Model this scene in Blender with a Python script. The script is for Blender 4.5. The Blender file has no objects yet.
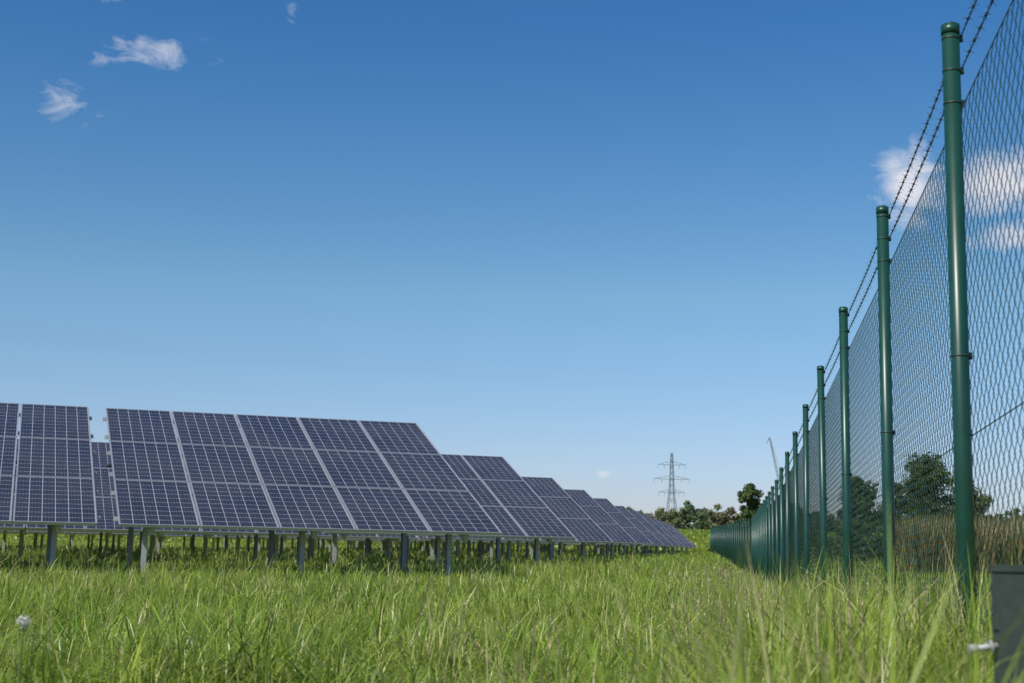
import bpy, math, random
import numpy as np
from mathutils import Vector, Matrix
rng=np.random.default_rng(7); random.seed(7)
scene=bpy.context.scene
R=math.radians
# ---------------------------------------------------------------- helpers
def link(o): scene.collection.objects.link(o); return o
def empty(name,loc=(0,0,0)):
    o=bpy.data.objects.new(name,None); o.empty_display_size=.3; o.location=loc; return link(o)
def child(name,me,par,mat=None):
    o=bpy.data.objects.new(name,me); link(o); o.parent=par
    if mat and len(me.materials)==0: me.materials.append(mat)
    return o
def tri_mesh(name,V,T,mat,col=None,midx=None,uv=None):
    me=bpy.data.meshes.new(name)
    V=np.asarray(V,dtype=np.float32); T=np.asarray(T,dtype=np.int32)
    me.vertices.add(len(V)); me.vertices.foreach_set('co',V.ravel())
    me.loops.add(T.size); me.loops.foreach_set('vertex_index',T.ravel())
    me.polygons.add(len(T)); me.polygons.foreach_set('loop_start',np.arange(0,T.size,T.shape[1],dtype=np.int32))
    try: me.polygons.foreach_set('loop_total',np.full(len(T),T.shape[1],dtype=np.int32))
    except Exception: pass
    me.update(calc_edges=True)
    if col is not None:
        a=me.color_attributes.new(name='Col',type='FLOAT_COLOR',domain='POINT')
        c=np.ones((len(V),4),dtype=np.float32); c[:,:3]=col
        a.data.foreach_set('color',c.ravel())
    for m in (mat if isinstance(mat,list) else [mat]): me.materials.append(m)
    return me
def nmat(name):
    m=bpy.data.materials.new(name); m.use_nodes=True
    nt=m.node_tree; nt.nodes.clear(); return m,nt
def N(nt,t,**k):
    n=nt.nodes.new(t)
    for a,b in k.items(): setattr(n,a,b)
    return n
def math_(nt,op,a,b=None,c=None,clamp=False):
    n=nt.nodes.new('ShaderNodeMath'); n.operation=op; n.use_clamp=clamp
    for i,v in enumerate((a,b,c)):
        if v is None: continue
        if isinstance(v,(int,float)): n.inputs[i].default_value=v
        else: nt.links.new(v,n.inputs[i])
    return n.outputs[0]
def simple(name,col,rough=.5,metal=0,noise=.15,scale=20,spec=.5):
    m,nt=nmat(name); L=nt.links
    out=N(nt,'ShaderNodeOutputMaterial'); p=N(nt,'ShaderNodeBsdfPrincipled')
    tc=N(nt,'ShaderNodeTexCoord'); ns=N(nt,'ShaderNodeTexNoise'); ns.inputs['Scale'].default_value=scale; ns.inputs['Detail'].default_value=5
    L.new(tc.outputs['Object'],ns.inputs['Vector'])
    mx=N(nt,'ShaderNodeMix',data_type='RGBA')
    mx.inputs[6].default_value=(*[c*(1-noise) for c in col],1); mx.inputs[7].default_value=(*[min(1,c*(1+noise)) for c in col],1)
    L.new(ns.outputs['Fac'],mx.inputs[0]); L.new(mx.outputs[2],p.inputs['Base Color'])
    p.inputs['Roughness'].default_value=rough; p.inputs['Metallic'].default_value=metal
    p.inputs['Specular IOR Level'].default_value=spec
    L.new(p.outputs[0],out.inputs[0]); return m
def leafmat(name,transl=.35,rough=.5,spec=.3):
    m,nt=nmat(name); L=nt.links
    out=N(nt,'ShaderNodeOutputMaterial'); p=N(nt,'ShaderNodeBsdfPrincipled'); t=N(nt,'ShaderNodeBsdfTranslucent')
    at=N(nt,'ShaderNodeAttribute',attribute_name='Col'); mx=N(nt,'ShaderNodeMixShader'); mx.inputs[0].default_value=transl
    L.new(at.outputs['Color'],p.inputs['Base Color']); L.new(at.outputs['Color'],t.inputs['Color'])
    p.inputs['Roughness'].default_value=rough; p.inputs['Specular IOR Level'].default_value=spec
    L.new(p.outputs[0],mx.inputs[1]); L.new(t.outputs[0],mx.inputs[2]); L.new(mx.outputs[0],out.inputs[0]); return m
class MB:  # simple quad mesh builder
    def __init__(s): s.v=[];s.f=[];s.m=[]
    def box(s,c,d,rot=None,m=0):
        b=len(s.v)
        for x in(-.5,.5):
            for y in(-.5,.5):
                for z in(-.5,.5):
                    p=Vector((x*d[0],y*d[1],z*d[2]))
                    if rot is not None: p=rot@p
                    s.v.append(tuple(p+Vector(c)))
        for q in((0,1,3,2),(4,6,7,5),(0,4,5,1),(2,3,7,6),(0,2,6,4),(1,5,7,3)):
            s.f.append(tuple(b+i for i in q)); s.m.append(m)
    def beam(s,a,b_,w,h=None,m=0):
        a=Vector(a);b_=Vector(b_);d=b_-a
        q=d.to_track_quat('X','Z').to_matrix(); s.box((a+b_)/2,(d.length,w,h or w),q,m)
    def tube(s,a,b_,r,r2=None,n=10,m=0,cap=True):
        a=Vector(a);b_=Vector(b_);r2=r if r2 is None else r2
        q=(b_-a).to_track_quat('Z','Y').to_matrix(); B=len(s.v)
        for p,rr in((a,r),(b_,r2)):
            for i in range(n):
                t=2*math.pi*i/n; s.v.append(tuple(p+q@Vector((rr*math.cos(t),rr*math.sin(t),0))))
        for i in range(n):
            j=(i+1)%n; s.f.append((B+i,B+j,B+n+j,B+n+i)); s.m.append(m)
        if cap:
            s.f.append(tuple(B+n+i for i in range(n))); s.m.append(m)
            s.f.append(tuple(B+n-1-i for i in range(n))); s.m.append(m)
    def mesh(s,name,mats,smooth=False):
        me=bpy.data.meshes.new(name); me.from_pydata(s.v,[],s.f); me.update()
        for m in mats: me.materials.append(m)
        me.polygons.foreach_set('material_index',s.m)
        if smooth: me.polygons.foreach_set('use_smooth',[len(f)==4 for f in s.f])
        return me
def ss(a,b,x):
    t=np.clip((np.asarray(x,dtype=float)-a)/(b-a),0,1); return t*t*(3-2*t)
def H(x,y):
    x=np.asarray(x,dtype=float); y=np.asarray(y,dtype=float)
    xf=1.423+.157*(np.minimum(y,60)-4.48)+.117*np.maximum(y-60,0)
    dip=-.03*ss(1,4.48,y)-.0273*(np.clip(y,4.48,24.2)-4.48)
    side=ss(-1.3,-.15,x-xf); back=1-ss(60,110,y)
    z=dip*side*back+3.2*ss(105,230,y)
    return z+.025*np.sin(x*.9+y*.37)*np.sin(y*.61-x*.2)*ss(2,8,y)
def Hs(x,y): return float(H(x,y))
# ---------------------------------------------------------------- camera
CZ=.5
cam=bpy.data.cameras.new('camera'); co=link(bpy.data.objects.new('camera',cam))
cam.sensor_width=36; cam.lens=50; cam.clip_start=.05; cam.clip_end=12000
co.matrix_world=Matrix.Translation((0,0,CZ))@Matrix.Rotation(R(98.14),4,'X')@Matrix.Rotation(R(.99),4,'Z')
cam.dof.use_dof=True; cam.dof.focus_distance=9; cam.dof.aperture_fstop=6.3
scene.camera=co
# ---------------------------------------------------------------- light
SAZ,SEL=222,48
S=Vector((math.sin(R(SAZ))*math.cos(R(SEL)),math.cos(R(SAZ))*math.cos(R(SEL)),math.sin(R(SEL))))
sl=bpy.data.lights.new('sun','SUN'); sl.energy=5.0; sl.angle=R(.5); sl.color=(1,.95,.86)
so=link(bpy.data.objects.new('sun',sl)); so.rotation_euler=S.to_track_quat('Z','Y').to_euler()
w=bpy.data.worlds.new('World'); scene.world=w; w.use_nodes=True; nt=w.node_tree; nt.nodes.clear(); L=nt.links
wo=N(nt,'ShaderNodeOutputWorld'); bg=N(nt,'ShaderNodeBackground'); bg.inputs['Strength'].default_value=.125
sky=N(nt,'ShaderNodeTexSky',sky_type='NISHITA'); sky.sun_disc=False; sky.sun_elevation=R(SEL); sky.sun_rotation=R(SAZ)
sky.altitude=300; sky.air_density=1.0; sky.dust_density=.3; sky.ozone_density=3.0
tc=N(nt,'ShaderNodeTexCoord'); sep=N(nt,'ShaderNodeSeparateXYZ'); L.new(tc.outputs['Generated'],sep.inputs[0])
az=math_(nt,'ARCTAN2',sep.outputs[0],sep.outputs[1]); el=math_(nt,'ARCSINE',sep.outputs[2])
clouds=[(-15.2,18.75,3.5,.95,.9),(-18.1,16.5,1.7,1.1,.8),(-9.5,20.9,.5,.8,.6),(-16.6,20.8,1.4,.45,.75),
        (15.9,14.2,1.7,1.8,1.7),(19.3,14.1,2.6,1.5,1.8),(19.6,12.0,1.9,.8,1.5),(3.8,2.9,.6,.24,1.0),(27,13,3,1.2,1.2),(-27,14,3,1,.9)]
tot=None
for a,e,wa,we,s_ in clouds:
    dx=math_(nt,'DIVIDE',math_(nt,'SUBTRACT',az,R(a)),R(wa)); dy=math_(nt,'DIVIDE',math_(nt,'SUBTRACT',el,R(e)),R(we))
    d=math_(nt,'SQRT',math_(nt,'ADD',math_(nt,'MULTIPLY',dx,dx),math_(nt,'MULTIPLY',dy,dy)))
    m=math_(nt,'MULTIPLY',math_(nt,'SUBTRACT',1.2,d,clamp=True),s_)
    tot=m if tot is None else math_(nt,'MAXIMUM',tot,m)
mp=N(nt,'ShaderNodeMapping'); L.new(tc.outputs['Generated'],mp.inputs[0]); mp.inputs['Scale'].default_value=(1,1,1.9); mp.inputs['Rotation'].default_value=(0,.25,0)
n1=N(nt,'ShaderNodeTexNoise'); L.new(mp.outputs[0],n1.inputs['Vector']); n1.inputs['Scale'].default_value=34; n1.inputs['Detail'].default_value=10; n1.inputs['Roughness'].default_value=.62; n1.inputs['Distortion'].default_value=.7
v_=math_(nt,'ADD',tot,math_(nt,'MULTIPLY_ADD',n1.outputs['Fac'],2.8,-1.9))
gate=math_(nt,'MULTIPLY',tot,2.0,clamp=True)
fac=math_(nt,'MULTIPLY',math_(nt,'MULTIPLY',math_(nt,'MULTIPLY',v_,.8,clamp=True),gate),.88)
hs=N(nt,'ShaderNodeHueSaturation'); hs.inputs['Saturation'].default_value=1.25; L.new(sky.outputs[0],hs.inputs['Color'])
rp=N(nt,'ShaderNodeValToRGB'); L.new(math_(nt,'DIVIDE',el,R(40),clamp=True),rp.inputs[0])
E=rp.color_ramp.elements; E[0].position=.03; E[0].color=(.62,.63,.88,1); E[1].position=.25; E[1].color=(.96,.92,.86,1)
q_=E.new(.52); q_.color=(.60,.80,.90,1); q_=E.new(1.0); q_.color=(.58,.76,.84,1)
tn=N(nt,'ShaderNodeMix',data_type='RGBA',blend_type='MULTIPLY'); tn.inputs[0].default_value=1; L.new(rp.outputs[0],tn.inputs[7]); L.new(hs.outputs[0],tn.inputs[6])
mx=N(nt,'ShaderNodeMix',data_type='RGBA'); L.new(fac,mx.inputs[0]); L.new(tn.outputs[2],mx.inputs[6]); mx.inputs[7].default_value=(6.4,6.4,6.9,1)
L.new(mx.outputs[2],bg.inputs[0]); L.new(bg.outputs[0],wo.inputs[0])
scene.view_settings.view_transform='Standard'; scene.view_settings.look='None'; scene.view_settings.exposure=0
# ---------------------------------------------------------------- ground
def grid_axis(parts):
    a=[]
    for s,e,st in parts: a+=list(np.arange(s,e,st))
    return np.array(a+[parts[-1][1]])
xs=grid_axis([(-4000,-400,300),(-400,-60,20),(-60,-12,4),(-12,30,.5),(30,80,5),(80,400,20),(400,4000,300)])
ys=grid_axis([(-600,-40,80),(-40,0,4),(0,32,.5),(32,140,3),(140,260,6),(260,800,60),(800,6000,400)])
X,Y=np.meshgrid(xs,ys); Z=H(X,Y); nx,ny=len(xs),len(ys)
V=np.stack([X.ravel(),Y.ravel(),Z.ravel()],1)
i,j=np.meshgrid(np.arange(nx-1),np.arange(ny-1)); b=(j*nx+i).ravel()
F=np.stack([b,b+1,b+nx+1,b+nx],1)
gm,nt=nmat('meadow_soil'); L=nt.links
out=N(nt,'ShaderNodeOutputMaterial'); p=N(nt,'ShaderNodeBsdfPrincipled'); tc=N(nt,'ShaderNodeTexCoord')
na=N(nt,'ShaderNodeTexNoise'); na.inputs['Scale'].default_value=.12; na.inputs['Detail'].default_value=8
nb=N(nt,'ShaderNodeTexNoise'); nb.inputs['Scale'].default_value=6; nb.inputs['Detail'].default_value=8
for n_ in(na,nb): L.new(tc.outputs['Object'],n_.inputs['Vector'])
c1=N(nt,'ShaderNodeValToRGB'); c1.color_ramp.elements[0].color=(.085,.13,.018,1); c1.color_ramp.elements[0].position=.3; c1.color_ramp.elements[1].color=(.20,.23,.045,1); c1.color_ramp.elements[1].position=.7
L.new(na.outputs['Fac'],c1.inputs[0]); c2=N(nt,'ShaderNodeMix',data_type='RGBA',blend_type='MULTIPLY'); c2.inputs[0].default_value=.7
c3=N(nt,'ShaderNodeValToRGB'); c3.color_ramp.elements[0].color=(.45,.45,.35,1); c3.color_ramp.elements[0].position=.35; c3.color_ramp.elements[1].color=(1,1,.9,1); c3.color_ramp.elements[1].position=.65
L.new(nb.outputs['Fac'],c3.inputs[0]); L.new(c1.outputs[0],c2.inputs[6]); L.new(c3.outputs[0],c2.inputs[7]); L.new(c2.outputs[2],p.inputs['Base Color']); p.inputs['Roughness'].default_value=1; p.inputs['Specular IOR Level'].default_value=0
bp=N(nt,'ShaderNodeBump'); bp.inputs['Strength'].default_value=.6; bp.inputs['Distance'].default_value=.1; L.new(nb.outputs['Fac'],bp.inputs['Height']); L.new(bp.outputs[0],p.inputs['Normal'])
L.new(p.outputs[0],out.inputs[0])
gme=tri_mesh('ground',V,F,gm); gme.polygons.foreach_set('use_smooth',[True]*len(F)); link(bpy.data.objects.new('ground',gme))
# ---------------------------------------------------------------- grass
grassm=leafmat('grass_blades',.45,.36,.45)
def blades(x,y,h,wd,lean,col,segs=3,z0=None,az=None):
    n=len(x); z0=H(x,y)-.01 if z0 is None else z0
    az=rng.uniform(0,2*np.pi,n) if az is None else az
    fa=az+np.pi/2+rng.normal(0,.5,n)
    ts=[0,.42,.76][:segs] if segs==3 else [0,.5][:segs]
    vs=[];cs=[]
    for t in ts+[1.0]:
        out_=h*lean*t**2; up=h*(t-.42*np.minimum(lean,1.6)*t**2.5)
        cx=x+np.cos(az)*out_; cy=y+np.sin(az)*out_; cz=z0+up
        wv=wd*.5*(1-t**1.6)*(1 if t>0 else .8)
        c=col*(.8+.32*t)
        if t<1:
            vs+=[np.stack([cx-np.cos(fa)*wv,cy-np.sin(fa)*wv,cz],1),np.stack([cx+np.cos(fa)*wv,cy+np.sin(fa)*wv,cz],1)]; cs+=[c,c]
        else: vs.append(np.stack([cx,cy,cz],1)); cs.append(c)
    k=len(vs); Vv=np.stack(vs,1).reshape(-1,3); C=np.stack(cs,1).reshape(-1,3)
    T=[]
    for s in range(len(ts)-1): a=2*s; T+=[(a,a+1,a+3),(a,a+3,a+2)]
    a=2*(len(ts)-1); T.append((a,a+1,a+2)); T=np.array(T)
    TT=(np.arange(n)[:,None,None]*k+T[None]).reshape(-1,3)
    return Vv,TT,C
def merge(parts):
    off=0;Vs=[];Ts=[];Cs=[]
    for v,t,c in parts: Vs.append(v);Ts.append(t+off);Cs.append(c);off+=len(v)
    return np.concatenate(Vs),np.concatenate(Ts),np.concatenate(Cs)
def patch(x,y,s,ph=0):
    return .5+.25*(np.sin(x*s+ph+1.7*np.sin(y*s*.8+ph))+np.sin(y*s*1.3-x*s*.6+2*ph))
def scatter(y0,y1,dens,mw=.47,ex=1.2):
    W=mw*y1+ex; n=int((y1-y0)*2*W*dens); x=rng.uniform(-W,W,n); y=rng.uniform(y0,y1,n)
    k=np.abs(x)<mw*y+ex; return x[k],y[k]
def tramp(x,y):  # slightly flattened patch around the marker post
    return 1-.30*((x>.42)&(x<1.15)&(y<2.75))
def gcol(x,y):
    n=len(x); a=np.array([.15,.285,.024]); b_=np.array([.43,.50,.080]); c=np.array([.68,.60,.28])
    t=np.clip(rng.beta(1.3,1.6,n)*.75+patch(x,y,1.1,.4)*.35,0,1)[:,None]; col=a*(1-t)+b_*t
    dry=rng.random(n)<(.04+.10*patch(x,y,.5,2)); col[dry]=c*rng.uniform(.7,1.2,(dry.sum(),1))
    return np.minimum(col*rng.uniform(.6,1.3,(n,1)),.8)
parts=[]
for (y0,y1,d,hm,wm,sg) in [(.9,2.6,2400,.19,.0066,3),(2.6,5.5,2100,.20,.0074,3),(5.5,9,1300,.20,.0082,3),(9,16,600,.20,.0105,2),(16,32,200,.22,.016,2),(32,70,40,.22,.03,2),(70,125,9,.24,.07,2),(125,260,2.5,.3,.2,2)]:
    x,y=scatter(y0,y1,d)
    hh=hm*(.40+1.0*patch(x,y,1.6,1))*rng.uniform(.5,1.35,len(x))*tramp(x,y)
    hh*=1+.6*(patch(x,y,7,3)-.5)
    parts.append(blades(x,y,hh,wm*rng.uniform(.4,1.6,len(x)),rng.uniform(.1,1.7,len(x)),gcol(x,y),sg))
for (y0,y1,d,bn) in [(1.3,6,9,34),(6,16,3,26)]:
    tx,ty=scatter(y0,y1,d); n=len(tx); x=np.repeat(tx,bn)+rng.normal(0,.035,n*bn); y=np.repeat(ty,bn)+rng.normal(0,.035,n*bn)
    hb=np.repeat(rng.uniform(.16,.37,n)*tramp(tx,ty),bn)*rng.uniform(.6,1.15,n*bn); cb=np.repeat(gcol(tx,ty),bn,0)*rng.uniform(.8,1.2,(n*bn,1))
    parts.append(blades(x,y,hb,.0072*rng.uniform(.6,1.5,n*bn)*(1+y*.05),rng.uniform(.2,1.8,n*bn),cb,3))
for (y0,y1,d,wm) in [(1.0,6,12,.0022),(6,14,7,.004),(14,40,1.5,.008)]:
    x,y=scatter(y0,y1,d); n=len(x); hh=rng.uniform(.22,.40,n)*tramp(x,y)
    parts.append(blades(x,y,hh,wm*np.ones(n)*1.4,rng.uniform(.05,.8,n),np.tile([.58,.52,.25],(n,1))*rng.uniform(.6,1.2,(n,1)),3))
n=64000; y=1.2+28*rng.random(n)**1.5; xf=1.423+.157*(y-4.48); x=xf+rng.normal(-.14,.42,n)
hh=rng.uniform(.20,.54,n)*(.68+.55*patch(x,y,2.3,5))*np.clip(1.03-np.maximum(0,xf-x-.55)*.7,.4,1.03)*tramp(x,y)
k=rng.random(n)<.12; cc=gcol(x,y); cc[k]=np.array([.58,.52,.25])*rng.uniform(.6,1.2,(k.sum(),1))
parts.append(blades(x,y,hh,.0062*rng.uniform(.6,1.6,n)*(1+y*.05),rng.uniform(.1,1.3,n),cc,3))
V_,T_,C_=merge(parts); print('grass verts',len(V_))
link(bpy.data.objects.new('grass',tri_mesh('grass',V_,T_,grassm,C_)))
# seed heads on stalks
parts=[]
x,y=scatter(1.6,16,1.6)
x2=rng.uniform(-.9,.3,550); y2=rng.uniform(1.8,16,550); x2=x2+1.423+.157*(y2-4.48); x=np.concatenate([x,x2]); y=np.concatenate([y,y2]); n=len(x)
base=H(x,y)
hh=rng.uniform(.26,.44,n); hh[-550:]*=1.15; hh*=tramp(x,y); az_=rng.uniform(0,6.28,n); ln=rng.uniform(.05,.3,n)
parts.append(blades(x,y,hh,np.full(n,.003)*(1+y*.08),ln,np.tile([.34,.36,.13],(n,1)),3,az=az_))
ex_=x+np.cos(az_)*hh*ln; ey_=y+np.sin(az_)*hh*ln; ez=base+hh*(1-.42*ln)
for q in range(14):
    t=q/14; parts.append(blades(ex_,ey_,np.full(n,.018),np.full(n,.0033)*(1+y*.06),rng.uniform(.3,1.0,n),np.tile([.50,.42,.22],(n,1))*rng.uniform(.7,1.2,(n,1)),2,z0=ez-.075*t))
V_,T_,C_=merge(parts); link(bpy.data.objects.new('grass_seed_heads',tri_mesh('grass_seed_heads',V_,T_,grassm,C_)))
# dandelion clock
whitem=simple('seed_fluff',(.6,.6,.55),.9)
for (dx,dy,dz) in [(-1.01,3.0,.325)]:
    e=empty('dandelion',(dx,dy,Hs(dx,dy))); mb=MB(); hz=dz-Hs(dx,dy)
    mb.tube((0,0,0),(.01,0,hz),.0025,.0018,6); child('stem',mb.mesh('stem',[simple('stem_green',(.12,.16,.05))]),e)
    mb=MB(); 
    for q in range(60):
        u=Vector(rng.normal(size=3)).normalized(); mb.beam(Vector((.01,0,hz)),Vector((.01,0,hz))+u*.014,.0006)
        mb.box(Vector((.01,0,hz))+u*.014,(.003,.003,.001),u.to_track_quat('Z','Y').to_matrix())
    child('seed_head',mb.mesh('seed_head',[whitem]),e)
# ---------------------------------------------------------------- solar tables
alu=simple('anodised_aluminium',(.50,.51,.54),.4,.6,.08,8)
galv=simple('galvanised_steel',(.46,.47,.48),.5,.35,.25,30)
dark=simple('black_junction',(.02,.02,.022),.6)
cm,nt=nmat('solar_cells'); L=nt.links
out=N(nt,'ShaderNodeOutputMaterial'); p=N(nt,'ShaderNodeBsdfPrincipled'); uvn=N(nt,'ShaderNodeUVMap',uv_map='UVMap'); sp=N(nt,'ShaderNodeSeparateXYZ'); L.new(uvn.outputs[0],sp.inputs[0])
def line(c,n_,hw):
    f=math_(nt,'FRACT',math_(nt,'MULTIPLY',c,n_)); d=math_(nt,'ABSOLUTE',math_(nt,'SUBTRACT',f,.5)); return math_(nt,'GREATER_THAN',d,.5-hw)
g1=line(sp.outputs[0],6,.020); g2=line(sp.outputs[1],10,.016); g=math_(nt,'MAXIMUM',g1,g2)
bb=math_(nt,'MULTIPLY',line(sp.outputs[0],24,.04),.15)
uq=math_(nt,'FLOOR',math_(nt,'MULTIPLY',sp.outputs[0],6)); vq=math_(nt,'FLOOR',math_(nt,'MULTIPLY',sp.outputs[1],10))
cb=N(nt,'ShaderNodeCombineXYZ'); L.new(uq,cb.inputs[0]); L.new(vq,cb.inputs[1]); wn=N(nt,'ShaderNodeTexWhiteNoise'); L.new(cb.outputs[0],wn.inputs['Vector'])
ca=N(nt,'ShaderNodeMix',data_type='RGBA'); ca.inputs[6].default_value=(.017,.018,.030,1); ca.inputs[7].default_value=(.024,.025,.041,1); L.new(wn.outputs['Value'],ca.inputs[0])
tcp=N(nt,'ShaderNodeTexCoord'); gs=N(nt,'ShaderNodeTexNoise'); gs.inputs['Scale'].default_value=.9; gs.inputs['Detail'].default_value=6; L.new(tcp.outputs['Object'],gs.inputs['Vector'])
cc_=N(nt,'ShaderNodeMix',data_type='RGBA'); L.new(math_(nt,'MAXIMUM',g,bb),cc_.inputs[0]); L.new(ca.outputs[2],cc_.inputs[6]); cc_.inputs[7].default_value=(.46,.47,.50,1)
ds=N(nt,'ShaderNodeMix',data_type='RGBA'); L.new(math_(nt,'MULTIPLY_ADD',gs.outputs['Fac'],.16,-.05,clamp=True),ds.inputs[0]); L.new(cc_.outputs[2],ds.inputs[6]); ds.inputs[7].default_value=(.35,.33,.30,1)
L.new(ds.outputs[2],p.inputs['Base Color']); L.new(math_(nt,'MULTIPLY_ADD',gs.outputs['Fac'],.18,.07),p.inputs['Roughness']); p.inputs['Specular IOR Level'].default_value=.45
L.new(p.outputs[0],out.inputs[0])
TILT=R(21.8); MW,MH,GAP=.995,1.645,.02
ct,st=math.cos(TILT),math.sin(TILT)
RT=Matrix.Rotation(TILT,3,'X')
bsm=simple('backsheet',(.7,.7,.7),.6)
def table_meshes(cols,tag):
    mods=MB()
    def P(x,s,h): return Vector((x,s*ct-h*st,s*st+h*ct))
    for c in range(cols):
        for r in range(3):
            x1=-c*(MW+GAP); x0=x1-MW; s0=r*(MH+GAP); s1=s0+MH; fw=.018; th=.038
            for (a0,a1,b0,b1) in((x0,x1,s0,s0+fw),(x0,x1,s1-fw,s1),(x0,x0+fw,s0+fw,s1-fw),(x1-fw,x1,s0+fw,s1-fw)):
                mods.box(P((a0+a1)/2,(b0+b1)/2,-th/2),(a1-a0,b1-b0,th),RT,0)
            B=len(mods.v)
            for (a,b) in((x0+fw,s0+fw),(x1-fw,s0+fw),(x1-fw,s1-fw),(x0+fw,s1-fw)): mods.v.append(tuple(P(a,b,-.004)))
            mods.f.append((B,B+1,B+2,B+3)); mods.m.append(1)
            B=len(mods.v)
            for (a,b) in((x0+fw,s0+fw),(x0+fw,s1-fw),(x1-fw,s1-fw),(x1-fw,s0+fw)): mods.v.append(tuple(P(a,b,-.009)))
            mods.f.append((B,B+1,B+2,B+3)); mods.m.append(2)
            mods.box(P((x0+x1)/2,s1-.2,-.022),(.12,.09,.02),RT,3)
    me=mods.mesh('modules_'+tag,[alu,cm,bsm,dark])
    ul=me.uv_layers.new(name='UVMap')
    for pl in me.polygons:
        if pl.material_index==1:
            for li,uvv in zip(pl.loop_indices,((0,0),(1,0),(1,1),(0,1))): ul.data[li].uv=uvv
    rk=MB(); Wd=cols*(MW+GAP)
    for s in(.35,1.3,2.05,2.95,3.7,4.6): rk.beam(P(.05,s,-.07),P(-Wd-.03,s,-.07),.05,.055)
    npst=max(2,int(round(Wd/2.5))+1); 
    for q in range(npst):
        x=-.45-(Wd-.9)*q/(npst-1)
        rk.beam(P(x,.15,-.15),P(x,4.85,-.15),.06,.10)
        for s,wv in((.95,.11),(3.6,.11)):
            t=P(x,s,-.16); rk.box((x,t.y,(t.z-1.3)/2),(.012,wv,t.z+1.3)); rk.box((x-.03,t.y-wv/2,(t.z-1.3)/2),(.06,.006,t.z+1.3)); rk.box((x-.03,t.y+wv/2,(t.z-1.3)/2),(.06,.006,t.z+1.3))
            rk.box((x,t.y,t.z-.06),(.09,.15,.16))
        t=P(x,3.6,-.16); t2=P(x,2.3,-.2); rk.beam((x+.05,t.y,max(.0,t.z-.75)),(x+.05,t2.y,t2.z),.05)
    rk.box((-Wd/2,3.1*ct,3.1*st-.3),(Wd,.05,.04),None,1)
    rme=rk.mesh('rack_'+tag,[galv,dark]); return me,rme
T5=table_meshes(5,'short'); T10=table_meshes(10,'long')
rowdir=Vector((.9455,.3256,0)); rz=math.atan2(.3256,.9455)
for rr in range(12):
    org=Vector((-.09+1.42*rr,19.57+9.0*rr,.661-.008*rr))
    off=0
    for ti in range(4 if rr<6 else 3):
        tm=T5 if ti==0 else T10; cols=5 if ti==0 else 10
        e=empty('solar_panel_array'); e.location=org-rowdir*off; 
        e.location.z+=.02*math.sin(rr*2.1+ti*1.7)*(1 if (rr or ti) else 0)
        e.rotation_euler=(0,R(.18) ,rz)
        child('modules',tm[0],e); child('rack',tm[1],e)
        off+=cols*(MW+GAP)+.24
# ---------------------------------------------------------------- fence
green=simple('green_coated_steel',(.008,.052,.038),.36,0,.3,9,.5)
wirem=simple('green_coated_wire',(.022,.060,.048),.45,0,.2,30)
barbm=simple('barbed_wire_steel',(.035,.05,.05),.5,.3,.3,40)
tops=[Vector((.64,-.55,2.36)),Vector((1.03,1.97,2.29)),Vector((1.423,4.48,2.219))]
for n_ in range(0,21): tops.append(Vector((1.79+.394*n_,6.753+2.511*n_,2.159-.069*min(n_,7)+(0 if n_<17 else .5*min(1,(n_-17)/25)))))
lx=tops[-1]
for k in range(1,29): tops.append(Vector((lx.x+.29*k,lx.y+2.483*k,1.676+.5*min(1,(3+k)/25))))
fence=empty('chain_link_fence')
pm=MB(); pm.tube((0,0,-2.8),(0,0,-.012),.0285,n=20); pm.tube((0,0,-.035),(0,0,-.004),.0305,n=20); pm.tube((0,0,-.004),(0,0,.004),.0305,.018,n=20)
for z in(-.05,-.16,-.27,-1.1,-2.0):
    pm.tube((0,0,z-.003),(0,0,z+.003),.0298,n=16,m=1); pm.box((.031,0,z),(.014,.010,.022),None,1)
pme=pm.mesh('post',[green,barbm],True)
wv,hv=.039,.040; nw=64; nj=49; r_=.0014
vv=[];ff=[]
ang=[0,2.094,4.189]
for k in range(nw):
    b0=len(vv)
    for j in range(nj):
        s_=(j+k)%2
        for dz_ in(-.005,.005):
            xx=k*wv+wv*s_+(0.0012 if s_ else -.0012); yy=.0022*(1 if dz_>0 else -1)*(1 if s_ else -1)
            for a in ang: vv.append((xx+r_*math.cos(a),yy+r_*math.sin(a),j*hv+dz_))
    m_=nj*2
    for j in range(m_-1):
        for a in range(3):
            a2=(a+1)%3; ff.append((b0+3*j+a,b0+3*j+a2,b0+3*(j+1)+a2,b0+3*(j+1)+a))
chain=bpy.data.meshes.new('mesh_panel'); chain.from_pydata(vv,[],ff); chain.update(); chain.materials.append(wirem)
LEN=nw*wv
lw=MB(); 
for z in(.015,.85,1.93): lw.tube((0,-.004,z),(LEN,-.004,z),.0021,n=5,cap=False)
lwm=lw.mesh('tension_wires',[wirem])
bw=MB(); st_=.02; npt=int(LEN/st_)
for z0 in(2.05,2.16):
    for ph in(0,math.pi):
        prev=None
        for q in range(npt+1):
            t=q*LEN/npt; a=t/.09*2*math.pi+ph; sag=-.012*math.sin(math.pi*t/LEN)
            c=(t,.0028*math.cos(a),z0+sag+.0028*math.sin(a))
            if prev: bw.tube(prev,c,.0016,n=4,cap=False)
            prev=c
    for q in range(int(LEN/.1)):
        t=.05+q*.1; sag=-.012*math.sin(math.pi*t/LEN)
        bw.tube((t-.008,0,z0+sag),(t+.008,0,z0+sag),.0048,n=6)
        for s_ in range(4):
            a=s_*math.pi/2+q*.7; xo=-.006+.004*s_
            bw.tube((t+xo,0,z0+sag),(t+xo+.004,.019*math.cos(a),z0+sag+.019*math.sin(a)),.0013,.0004,n=4,cap=False)
bwm=bw.mesh('barbed_wire',[barbm])
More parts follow.
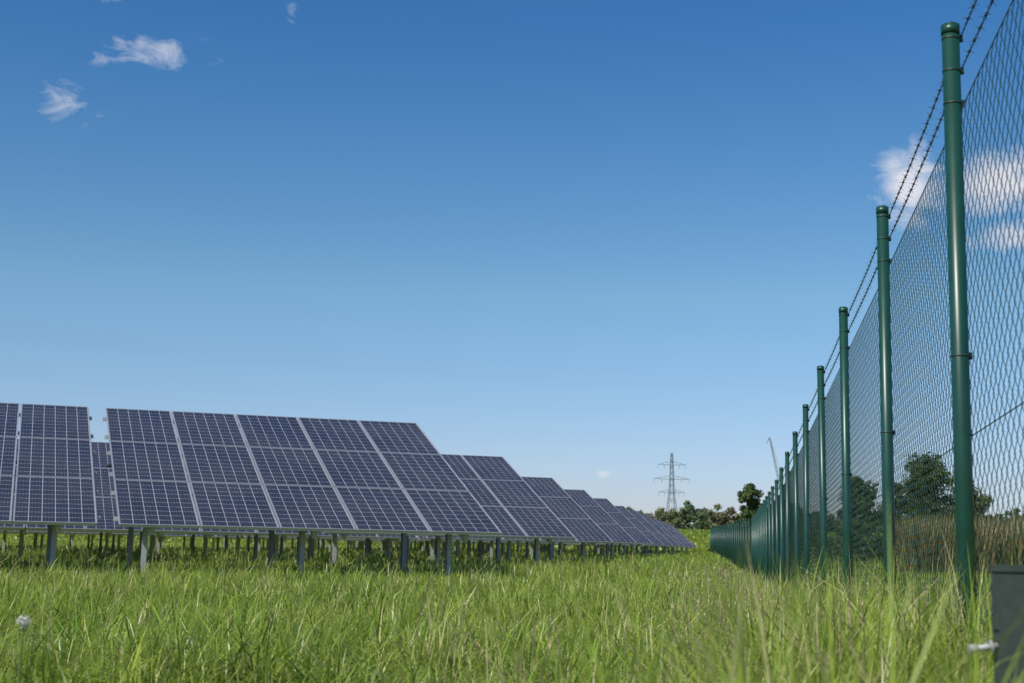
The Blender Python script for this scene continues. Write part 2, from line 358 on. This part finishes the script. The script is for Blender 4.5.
for i,t in enumerate(tops):
    o=child('post',pme,fence); o.location=t; o.rotation_euler=(R(random.uniform(-.4,.4)),R(random.uniform(-.4,.4)),R(-9))
    if i+1<len(tops):
        d=tops[i+1]-t; l=d.length; Xa=d/l; Ya=Vector((0,0,1)).cross(Xa).normalized(); Za=Xa.cross(Ya)
        off=-Ya*.033
        M=Matrix((Xa*(l/LEN),Ya,Za)).transposed().to_4x4()
        M.translation=t+off-Za*2.2
        for nm,me in(('chain_link_mesh',chain),('tension_wires',lwm),('barbed_wire',bwm)):
            o=child(nm,me,fence); o.matrix_world=M
# marker post near the fence
e=empty('square_marker_post',(.925,2.66,Hs(.925,2.66))); mb=MB()
mb.box((0,0,.225),(.050,.045,.51)); mb.box((0,0,.486),(.056,.051,.012)); mb.box((-.0265,0,.40),(.004,.03,.05)) 
child('post',mb.mesh('post_body',[simple('weathered_green_grey',(.040,.055,.047),.65,0,.45,40)]),e)
mb=MB(); mb.tube((-.024,0,.345),(-.062,.0,.340),.006,n=14); mb.tube((-.062,0,.340),(-.078,0,.338),.0095,n=6); mb.tube((-.034,0,.344),(-.038,0,.343),.012,n=14)
child('galvanised_bolt',mb.mesh('bolt',[simple('dull_zinc',(.42,.43,.44),.6,.3,.3,60)],True),e)
# ---------------------------------------------------------------- trees
treeleaf=leafmat('tree_leaves',.3,.6,.2); barkm=simple('bark',(.09,.07,.05),.9,0,.35,6)
def leafcloud(C,rad,n,size,cbase,squash=.8):
    k=len(C); idx=rng.integers(0,k,n); u=rng.normal(size=(n,3)); u/=np.linalg.norm(u,axis=1)[:,None]
    rr=rng.random(n)**.45; P_=C[idx]+u*(rad[idx]*rr)[:,None]*np.array([1,1,squash])
    nrm=u+np.array([0,0,.5])+rng.normal(0,.5,(n,3)); nrm/=np.linalg.norm(nrm,axis=1)[:,None]
    a=np.cross(nrm,rng.normal(size=(n,3))); a/=np.linalg.norm(a,axis=1)[:,None]; b_=np.cross(nrm,a)
    s=size*rng.uniform(.5,1.4,n)[:,None]
    Vv=np.stack([P_-a*s,P_+b_*s*.6,P_+a*s,P_-b_*s*.6],1).reshape(-1,3)
    T=(np.arange(n)[:,None,None]*4+np.array([[0,1,2],[0,2,3]])[None]).reshape(-1,3)
    cl=rng.uniform(.65,1.35,k)[idx]*rng.uniform(.75,1.25,n)
    return Vv,T,np.repeat(cbase[None]*cl[:,None],4,0)
def tree(name,loc,h,cr,col,nclump=45,nleaf=7000,leaf=.13,low=.25):
    e=empty(name,(loc[0],loc[1],Hs(*loc)-.05)); mb=MB(); C=[];rad=[]
    mb.tube((0,0,0),(.02*h,0,h*.45),.03*h,.018*h,8,cap=False); mb.tube((.02*h,0,h*.45),(0,.01*h,h*.8),.018*h,.006*h,8)
    for q in range(nclump):
        a=rng.uniform(0,6.28); zz=low+(.90-low)*(q+rng.random())/nclump; ww=math.sin(math.pi*min(.93,max(.12,(zz-low+.14)/(1.14-low))))**.6
        r0=cr*ww*rng.uniform(.0,.78); c=np.array([r0*math.cos(a),r0*math.sin(a),zz*h]); C.append(c); rad.append(cr*rng.uniform(.22,.38))
        if q%3==0: mb.tube((.01*h,0,h*max(.15,zz-.25)),tuple(c),.009*h,.003*h,5)
    V1,T1,C1=leafcloud(np.array(C),np.array(rad),nleaf,leaf,np.array(col))
    child('trunk',mb.mesh('trunk',[barkm]),e); child('crown',tri_mesh('crown',V1,T1,treeleaf,C1),e)
tree('deciduous_tree',(30.4,180),7.0,1.9,(.085,.125,.04),44,8000,.17,.22)
tree('deciduous_tree',(35.5,122),9.0,3.4,(.08,.11,.032),70,14000,.16,.12)
tree('deciduous_tree',(31.0,126),7.2,2.5,(.085,.115,.037),50,8000,.15,.08)
tree('deciduous_tree',(41.0,128),6.6,2.8,(.09,.11,.037),50,8000,.15,.08)
# distant tree belt
C=[];rad=[]
for xx in np.arange(14,150,.9):
    yy=232+rng.uniform(-8,8); hh=(3.6+.6*math.sin(xx*.47)+.5*math.sin(xx*1.3+1)+rng.uniform(-.4,.5))
    if xx<26: hh*=.7+.3*(xx-14)/12
    for q in range(9):
        C.append([xx+rng.normal(0,.9),yy+rng.normal(0,1),Hs(xx,yy)+(q+.3)/9*hh]); rad.append(rng.uniform(.7,1.1)*(1 if q<7 else .75))
V1,T1,C1=leafcloud(np.array(C),np.array(rad),105000,.24,np.array([.15,.175,.085]))
tint=1+.25*np.sin(V1[:,0]*.6)[:,None]*np.array([1.0,.2,.2]); C1=C1*tint
link(bpy.data.objects.new('tree_line',tri_mesh('tree_line',V1,T1,treeleaf,C1)))
# hedge beyond the fence
C=[];rad=[]
for xx in np.arange(14.5,48,.6):
    yy=95-(xx-14)*.25+rng.uniform(-1,1); hh=rng.uniform(1.4,2.4)
    for q in range(6): C.append([xx+rng.normal(0,.5),yy+rng.normal(0,.5),Hs(xx,yy)+rng.uniform(.05,.95)*hh]); rad.append(rng.uniform(.35,.75))
k=np.array([c[0]>1.423+.1575*(60-4.48)+.117*(c[1]-60)+2.5 for c in C]); C=np.array(C)[k]; rad=np.array(rad)[k]
V1,T1,C1=leafcloud(C,rad,26000,.13,np.array([.08,.115,.038]))
link(bpy.data.objects.new('hedge',tri_mesh('hedge',V1,T1,treeleaf,C1)))
# maize field
n=45000; x=rng.uniform(19,75,n); y=rng.uniform(68,78,n); k=(x>.27*y); x=x[k];y=y[k];n=len(x)
col=np.tile([.40,.31,.15],(n,1))*rng.uniform(.5,1.3,(n,1)); g_=rng.random(n)<.35; col[g_]=np.array([.15,.20,.06])
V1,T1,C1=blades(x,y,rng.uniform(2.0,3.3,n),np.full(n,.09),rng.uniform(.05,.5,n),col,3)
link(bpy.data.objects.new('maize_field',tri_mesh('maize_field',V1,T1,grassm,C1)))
# distant hills
hm=simple('hazy_woodland',(.14,.19,.23),1,0,.25,.01,0)  # bluish distance haze is painted into the hill's base colour
xx=np.linspace(-900,2200,160); yy=np.linspace(1800,2700,14); Xh,Yh=np.meshgrid(xx,yy)
prof=30+10*np.sin(Xh*.0031+2.6)+4*np.sin(Xh*.013)+2*np.sin(Xh*.05)
Zh=prof*np.sin(np.pi*(Yh-1800)/900)*1.35+1.0
Vh=np.stack([Xh.ravel(),Yh.ravel(),Zh.ravel()],1); i,j=np.meshgrid(np.arange(159),np.arange(13)); b=(j*160+i).ravel()
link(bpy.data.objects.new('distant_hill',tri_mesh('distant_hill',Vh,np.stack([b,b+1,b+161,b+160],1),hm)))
# ---------------------------------------------------------------- pylon
steel=simple('pylon_steel',(.20,.23,.27),.6,.2)
px,py=79.5,700; e=empty('electricity_pylon',(px,py,Hs(px,py))); mb=MB()
Hh=43.5
def wdt(z): return 3.4*(1-z/26)+.8 if z<26 else .8*(1-(z-26)/22)+.25
lv=[0,5,10,14,18,22,26,29,32,35,38,41,Hh]
for a,b_ in zip(lv[:-1],lv[1:]):
    wa,wb=wdt(a),wdt(b_)
    cs=[(-1,-1),(1,-1),(1,1),(-1,1)]
    for q in range(4):
        c0,c1=cs[q],cs[(q+1)%4]
        mb.beam((c0[0]*wa,c0[1]*wa,a),(c0[0]*wb,c0[1]*wb,b_),.22)
        mb.beam((c0[0]*wa,c0[1]*wa,a),(c1[0]*wb,c1[1]*wb,b_),.12); mb.beam((c1[0]*wa,c1[1]*wa,a),(c0[0]*wb,c0[1]*wb,b_),.12)
for z,ln in((24,6.5),(30.5,9),(37.5,7)):
    for s_ in(-1,1):
        mb.beam((0,-.5,z),(s_*ln,0,z+.2),.2); mb.beam((0,.5,z),(s_*ln,0,z+.2),.2); mb.beam((0,0,z+2.0),(s_*ln,0,z+.2),.16)
        for f in(.33,.66): mb.beam((s_*ln*f,0,z),(s_*ln*f,0,z+2*(1-f)),.12)
        for f in(.55,1): mb.beam((s_*ln*f,0,z),(s_*ln*f,0,z-1.8),.15)
child('lattice_tower',mb.mesh('lattice_tower',[steel]),e).rotation_euler=(0,0,.15)
# crane
cx,cy=118,600; e=empty('construction_crane',(cx,cy,Hs(cx,cy))); mb=MB(); crm=simple('crane_paint',(.22,.25,.28),.6)
A=Vector((0,0,3)); B=Vector((-8.5,0,44)); 
for s_ in(-.6,.6): mb.beam(A+Vector((s_,0,0)),B+Vector((s_*.3,0,0)),.3)
for q in range(22):
    p0=A.lerp(B,q/22); p1=A.lerp(B,(q+1)/22); sg=.5*(1 if q%2 else -1); mb.beam(p0+Vector((sg,0,0)),p1-Vector((sg,0,0)),.18)
mb.beam(B,B+Vector((-1.5,0,-2.5)),.3); mb.box((2,0,2),(6,3,3)); mb.box((-1.5,-1,2.6),(1.8,1.6,2.2)); mb.box((2,0,.6),(9,3,.9))
mb.beam((4.5,0,3.5),B,.12)
child('boom_and_cab',mb.mesh('boom_and_cab',[crm]),e)
